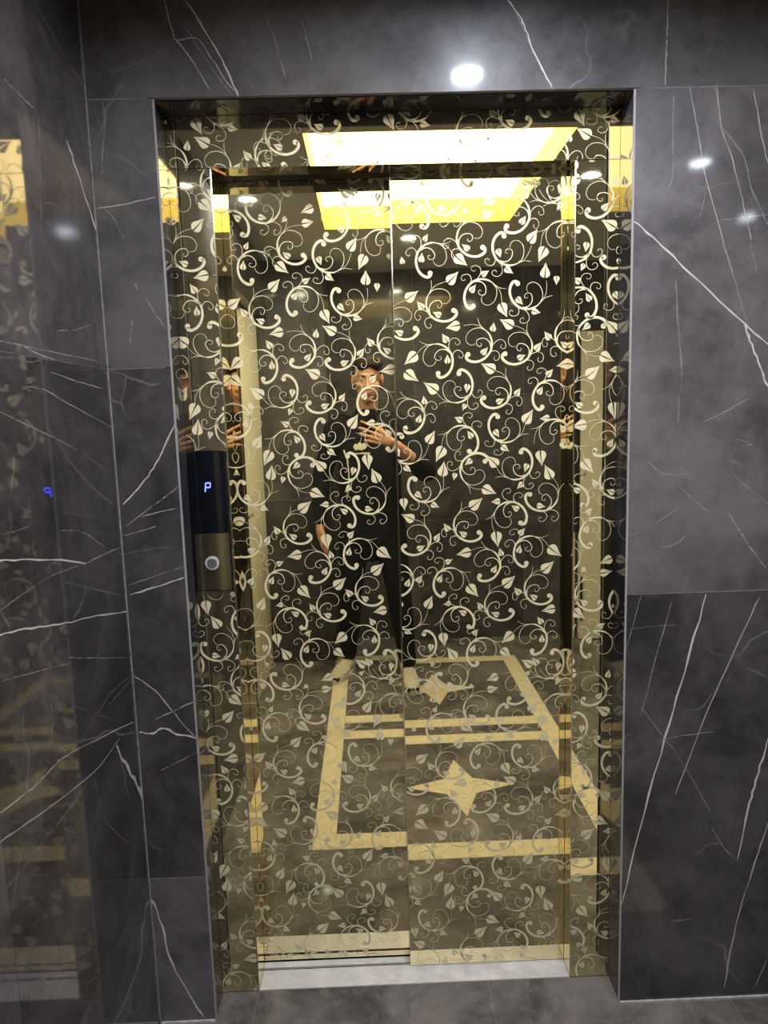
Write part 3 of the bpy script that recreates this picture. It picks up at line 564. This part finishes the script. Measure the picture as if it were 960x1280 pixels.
def ball(bm, c, r, seg=20, rot=None):
    mt = Matrix.Translation(c) @ (rot or Matrix.Identity(4)) @ Matrix.Diagonal((*r, 1))
    bmesh.ops.create_uvsphere(bm, u_segments=seg, v_segments=seg//2+2, radius=1, matrix=mt)
def fuse(name, bm, voxel, mat, parent=None, smooth=4):
    """grow one continuous skin over overlapping volumes"""
    me = bpy.data.meshes.new(name); bm.to_mesh(me); bm.free()
    o = bpy.data.objects.new('tmp', me); C.objects.link(o)
    r = o.modifiers.new('r', 'REMESH'); r.mode = 'VOXEL'; r.voxel_size = voxel
    s = o.modifiers.new('s', 'SMOOTH'); s.factor = .5; s.iterations = smooth
    dg = bpy.context.evaluated_depsgraph_get()
    m2 = bpy.data.meshes.new_from_object(o.evaluated_get(dg)); m2.name = name
    bpy.data.objects.remove(o); bpy.data.meshes.remove(me)
    for p in m2.polygons: p.use_smooth = True
    m2.materials.clear()
    return link(name, m2, mat, parent)
YP = -1.96
HC = Vector((.004, YP+.055, 1.672))           # centre of the head
HT = Matrix.Rotation(math.radians(-9), 4, 'X')  # chin tucked, looking at the phone
def hp(x, y, z): return HC + HT @ Vector((x, y, z))
LS, LE, LW = Vector((-.172, YP-.012, 1.440)), Vector((-.272, YP-.035, 1.145)), Vector((-.283, YP+.03, .905))
RS, RE, RW = Vector((.172, YP-.004, 1.440)), Vector((.290, YP+.175, 1.185)), Vector((.135, -1.622, 1.335))
HIPL, KNL, ANL = Vector((-.092, YP, .90)), Vector((-.130, YP+.02, .50)), Vector((-.160, YP-.075, .095))
HIPR, KNR, ANR = Vector((.092, YP, .90)), Vector((.140, YP+.05, .50)), Vector((.180, YP+.025, .095))
bm = bmesh.new()
# torso, neck
ring_tube(bm, [((0, YP, .88), .150, .105), ((0, YP, 1.0), .145, .10), ((0, YP, 1.12), .138, .095), ((0, YP, 1.25), .155, .105), ((0, YP-.005, 1.36), .160, .100), ((0, YP-.01, 1.43), .13, .075), ((0, YP-.005, 1.475), .070, .056)], 20)
ring_tube(bm, [((0, YP-.01, 1.45), .060), ((.001, YP+.012, 1.53), .056), ((.003, YP+.03, 1.60), .056)], 16)
# skull, jaw
ball(bm, hp(0, -.012, .035), (.074, .094, .086), 24, HT)
ball(bm, hp(0, .020, -.035), (.060, .072, .080), 24, HT)
ball(bm, hp(0, .052, -.088), (.030, .030, .026), 16, HT)
ball(bm, hp(0, .074, .030), (.050, .014, .012), 16, HT)
ring_tube(bm, [(hp(0, .082, .024), .008), (hp(0, .098, -.004), .010), (hp(0, .106, -.020), .0125)], 10)
for s in (-1, 1):
    ball(bm, hp(s*.012, .094, -.022), (.009, .010, .008), 12, HT)
    ball(bm, hp(s*.042, .062, -.018), (.022, .018, .018), 12, HT)
    ball(bm, hp(s*.078, -.012, -.004), (.010, .020, .033), 14, HT)
    ball(bm, hp(s*.031, .0755, .0175), (.017, .0085, .0055), 12, HT)
    ball(bm, hp(s*.031, .0745, .0025), (.016, .0075, .0045), 12, HT)
ball(bm, hp(0, .086, -.054), (.024, .010, .0065), 14, HT); ball(bm, hp(0, .084, -.066), (.020, .010, .0065), 14, HT)
# arms
ring_tube(bm, [(LS+Vector((.02, 0, -.01)), .040), (LS.lerp(LE, .5), .044), (LE, .037), (LE.lerp(LW, .4), .037), (LW, .026)], 14)
ring_tube(bm, [(RS+Vector((-.02, 0, -.01)), .040), (RS.lerp(RE, .5), .044), (RE, .037), (RE.lerp(RW, .4), .037), (RW, .026)], 14)
# legs
for H, K, A in ((HIPL, KNL, ANL), (HIPR, KNR, ANR)):
    ring_tube(bm, [(H, .082), (H.lerp(K, .5), .068), (K, .052), (K.lerp(A, .35), .051), (K.lerp(A, .75), .038), (A, .034)], 16)
# right hand: palm beside the phone, four fingers laid over its back, thumb on the screen side
def finger(pts, r0): ring_tube(bm, [(p, (r0+.0014)*(1-.08*i)) for i, p in enumerate(pts)], 10)
ball(bm, Vector((.086, -1.606, 1.362)), (.042, .015, .032), 16, Matrix.Rotation(math.radians(36), 4, 'Y'))
ring_tube(bm, [(RW, .025, .021), ((.108, -1.612, 1.348), .030, .018)], 12)
finger([(.075, -1.598, 1.392), (.040, -1.5955, 1.418), (.000, -1.5985, 1.440), (-.034, -1.5995, 1.456)], .0088)
finger([(.066, -1.597, 1.374), (.026, -1.5945, 1.396), (-.014, -1.5975, 1.413), (-.045, -1.5995, 1.424)], .0090)
finger([(.060, -1.597, 1.358), (.020, -1.5950, 1.374), (-.015, -1.5980, 1.386), (-.042, -1.5997, 1.393)], .0086)
finger([(.060, -1.600, 1.342), (.028, -1.5970, 1.351), (.000, -1.5985, 1.358), (-.022, -1.5998, 1.362)], .0075)
finger([(.100, -1.616, 1.372), (.075, -1.630, 1.398), (.056, -1.634, 1.424), (.036, -1.6300, 1.446)], .0105)
# left hand, hanging relaxed
ring_tube(bm, [(LW, .024, .018), (LW+Vector((0, .008, -.045)), .024, .034), (LW+Vector((.004, .016, -.090)), .019, .036)], 12)
for k, (dy, ln) in enumerate(((.040, .070), (.020, .080), (.000, .074), (-.018, .058))):
    b = LW + Vector((.004, dy, -.092))
    finger([b, b+Vector((.006, .008, -ln*.45)), b+Vector((.018, .010, -ln*.78)), b+Vector((.032, .008, -ln))], .0090 if k < 3 else .0078)
b = LW + Vector((.012, .034, -.045))
finger([b, b+Vector((.014, .030, -.022)), b+Vector((.022, .036, -.052)), b+Vector((.024, .034, -.072))], .0105)
person = fuse('person', bm, .0042, M['skin'], None, 3)
tag(person, 'person in a black jacket and trousers raising a phone, standing in the lobby', 'person')
# hair
bm = bmesh.new()
ball(bm, hp(0, -.020, .052), (.081, .099, .080), 24, HT)
for k in range(26):
    a = -1.15 + 2.3*k/25; rr = random.Random(k)
    ring_tube(bm, [(hp(.066*math.sin(a)*1.0, .010+.040*math.cos(a), .098+rr.uniform(-.006, .006)), .015), (hp(.068*math.sin(a)+.008, .052+.026*math.cos(a), .106+rr.uniform(-.010, .010)), .012), (hp(.070*math.sin(a)+.016, .070+.018*math.cos(a), .088+rr.uniform(-.012, .006)), .006)], 8)
cut = Matrix.Identity(4)
hr = fuse('hair', bm, .004, M['hair'], person, 2)
me = hr.data; bm = bmesh.new(); bm.from_mesh(me)
inv = (Matrix.Translation(HC) @ HT).inverted()
kill = []
for v in bm.verts:
    q_ = inv @ v.co
    if q_.y > .025 and q_.z < .062 + .010*math.sin(q_.x*70+.6) - .05*q_.x: kill.append(v)
    elif q_.z < .012 and q_.y > -.030: kill.append(v)
    elif q_.z < -.045: kill.append(v)
bmesh.ops.delete(bm, geom=kill, context='VERTS'); bm.to_mesh(me); bm.free()
sd = hr.modifiers.new('thickness', 'SOLIDIFY'); sd.thickness = .004; sd.offset = -1
for s in (-1, 1):
    bm = bmesh.new(); ball(bm, hp(s*.031, .0735, .010), (.0130, .008, .0048), 14, HT); obj('eye', bm, M['eye'], person, True)
    bm = bmesh.new(); ball(bm, hp(s*.031, .0785, .0095), (.0056, .0035, .0050), 12, HT); obj('iris', bm, M['iris'], person, True)
    bm = bmesh.new(); ring_tube(bm, [(hp(s*.014, .087, .028), .004), (hp(s*.032, .086, .034), .0045), (hp(s*.052, .072, .028), .003)], 8); obj('eyebrow', bm, M['hair'], person, True)
bm = bmesh.new(); ball(bm, hp(0, .0905, -.0545), (.022, .007, .0045), 14, HT); ball(bm, hp(0, .0885, -.064), (.018, .007, .0048), 14, HT); obj('lips', bm, M['lip'], person, True)
# jacket
bm = bmesh.new()
ring_tube(bm, [((0, YP, .80), .172, .128), ((0, YP, .90), .175, .130), ((0, YP, 1.02), .172, .126), ((0, YP, 1.14), .170, .124), ((0, YP, 1.26), .174, .128), ((0, YP-.004, 1.36), .182, .122), ((0, YP-.008, 1.43), .158, .098), ((0, YP-.010, 1.475), .090, .074)], 24)
ring_tube(bm, [((0, YP-.016, 1.435), .080), ((0, YP-.012, 1.462), .070)], 18)
ring_tube(bm, [((.095, YP-.045, 1.445), .028), ((.060, YP-.10, 1.46), .036), ((0, YP-.12, 1.46), .038), ((-.060, YP-.10, 1.46), .036), ((-.095, YP-.045, 1.445), .028)], 12)
LC = LE.lerp(LW, .93); RC = RE.lerp(RW, .42)
ring_tube(bm, [(LS+Vector((.03, 0, 0)), .066), (LS.lerp(LE, .12), .067), (LS.lerp(LE, .35), .062), (LS.lerp(LE, .65), .056), (LE, .053), (LE.lerp(LW, .5), .048), (LC, .041)], 16)
ring_tube(bm, [(RS+Vector((-.03, 0, 0)), .066), (RS.lerp(RE, .12), .067), (RS.lerp(RE, .35), .062), (RS.lerp(RE, .65), .058), (RE, .056), (RC, .052)], 16)
jk = fuse('jacket', bm, .006, M['jacket'], person, 4)
# trousers
bm = bmesh.new()
ring_tube(bm, [((0, YP, .72), .060, .085), ((0, YP, .80), .160, .112), ((0, YP, .92), .165, .115)], 20)
for H, K, A in ((HIPL, KNL, ANL), (HIPR, KNR, ANR)):
    ring_tube(bm, [(H, .094), (H.lerp(K, .35), .088), (H.lerp(K, .7), .076), (K, .068), (K.lerp(A, .4), .062), (K.lerp(A, .8), .052), (K.lerp(A, .95), .050)], 18)
fuse('trousers', bm, .006, M['trouser'], person, 3)
# print and drawcord, laid on the jacket's front
dg = bpy.context.evaluated_depsgraph_get()
bvh = BVHTree.FromPolygons([v.co for v in jk.data.vertices], [p.vertices for p in jk.data.polygons])
def on_front(x, z, off=.002):
    h = bvh.ray_cast(Vector((x, YP+.6, z)), Vector((0, -1, 0)))
    return Vector((x, h[0].y+off, z)) if h[0] is not None else Vector((x, YP+.14, z))
bm = bmesh.new()
def patch(pts, cx, cz, nseg=1):
    vs = [bm.verts.new(on_front(cx+x, cz+z)) for x, z in pts]
    cen = bm.verts.new(on_front(cx, cz, .0025))
    for i in range(len(vs)): bm.faces.new((vs[i], vs[(i+1) % len(vs)], cen))
patch([(-.040, .004), (-.030, .022), (-.014, .018), (-.006, .030), (.008, .020), (.024, .026), (.036, .008), (.026, -.006), (.006, -.014), (-.012, -.010), (-.028, -.014)], -.045, 1.315)
patch([(-.052, .004), (.020, .006), (.050, .005), (.050, -.004), (.018, -.003), (-.052, -.006)], -.045, 1.283)
obj('chest_print', bm, M['print'], person)
bm = bmesh.new()
ring_tube(bm, [(on_front(-.135, 1.30, .003), .0038), (on_front(-.118, 1.25, .003), .0038), (on_front(-.112, 1.18, .003), .0038), (on_front(-.115, 1.11, .003), .0038), (on_front(-.128, 1.04, .003), .0038)], 8)
tag(obj('drawcord', bm, M['print'], person, True), 'pale cord down the front of the black jacket')
# shoes
def shoe(A, yaw, lab):
    bm = bmesh.new(); R_ = Matrix.Translation((A.x, A.y, 0)) @ Matrix.Rotation(yaw, 4, 'Z')
    def T(x, y, z): return R_ @ Vector((x, y, z))
    ring_tube(bm, [(T(0, -.055, .052), .034, .032), (T(0, -.02, .060), .042, .045), (T(0, .05, .052), .043, .042), (T(0, .11, .042), .047, .032), (T(0, .165, .034), .042, .024), (T(0, .195, .030), .028, .017)], 18)
    ring_tube(bm, [(T(0, -.02, .07), .044, .046), (T(0, -.015, .115), .041, .043)], 16)
    s = fuse('shoe', bm, .005, M['shoe'], person, 3)
    bm = bmesh.new(); pts = []
    for k in range(28):
        a = 2*math.pi*k/28; yy = .068 + .150*math.sin(a); w = .046 + .008*math.sin(a)
        pts.append((w*math.cos(a), yy))
    tp = [bm.verts.new(T(x, y, .030)) for x, y in pts]; bt = [bm.verts.new(T(x*.97, y*.99+.001, .001)) for x, y in pts]
    bm.faces.new(tp); bm.faces.new(bt[::-1])
    for k in range(28): bm.faces.new((tp[k], bt[k], bt[(k+1) % 28], tp[(k+1) % 28]))
    bmesh.ops.recalc_face_normals(bm, faces=bm.faces)
    obj('sole', bm, M['sole'], s)
    bm = bmesh.new(); ring_tube(bm, [(T(-.024, .197, .028), .011), (T(0, .206, .028), .012), (T(.024, .197, .028), .011)], 10); obj('toe_cap', bm, M['black_plastic'], s, True)
    bm = bmesh.new()
    for k in range(4):
        y = .035 + .022*k; z = .100 - .010*k
        ring_tube(bm, [(T(-.026, y, z-.012), .0035), (T(0, y+.004, z), .0035), (T(.026, y, z-.012), .0035)], 6)
    obj('laces', bm, M['sole'], s, True)
shoe(ANL + Vector((0, .0, 0)), math.radians(22), '')
shoe(ANR + Vector((0, .0, 0)), math.radians(-4), '')
# phone
ph = thing('phone', 'black phone held up in the right hand of the person', 'phone', (.003, -1.612, 1.434))
PW, PH_, PT = .039, .0825, .0043
bm = bmesh.new(); add_box(bm, -PW, PW, -PT, PT, -PH_, PH_)
es = [e for e in bm.edges if abs(e.verts[0].co.y - e.verts[1].co.y) > .004]
bmesh.ops.bevel(bm, geom=es, offset=.009, segments=5, affect='EDGES')
obj('phone_body', bm, M['phone'], ph)
bm = bmesh.new(); add_box(bm, -PW+.002, PW-.002, -PT-.0006, -PT-.0001, -PH_+.003, PH_-.003); obj('screen', bm, M['lens'], ph)
bm = bmesh.new(); add_box(bm, -.017, .011, PT, PT+.0022, .036, .076, .001); obj('camera_bump', bm, M['phone'], ph)
for z in (.064, .048):
    bm = bmesh.new(); add_disc(bm, (-.003, PT+.0022, z), .0055, 'Y', 20, .0006); obj('camera_lens', bm, M['lens'], ph)
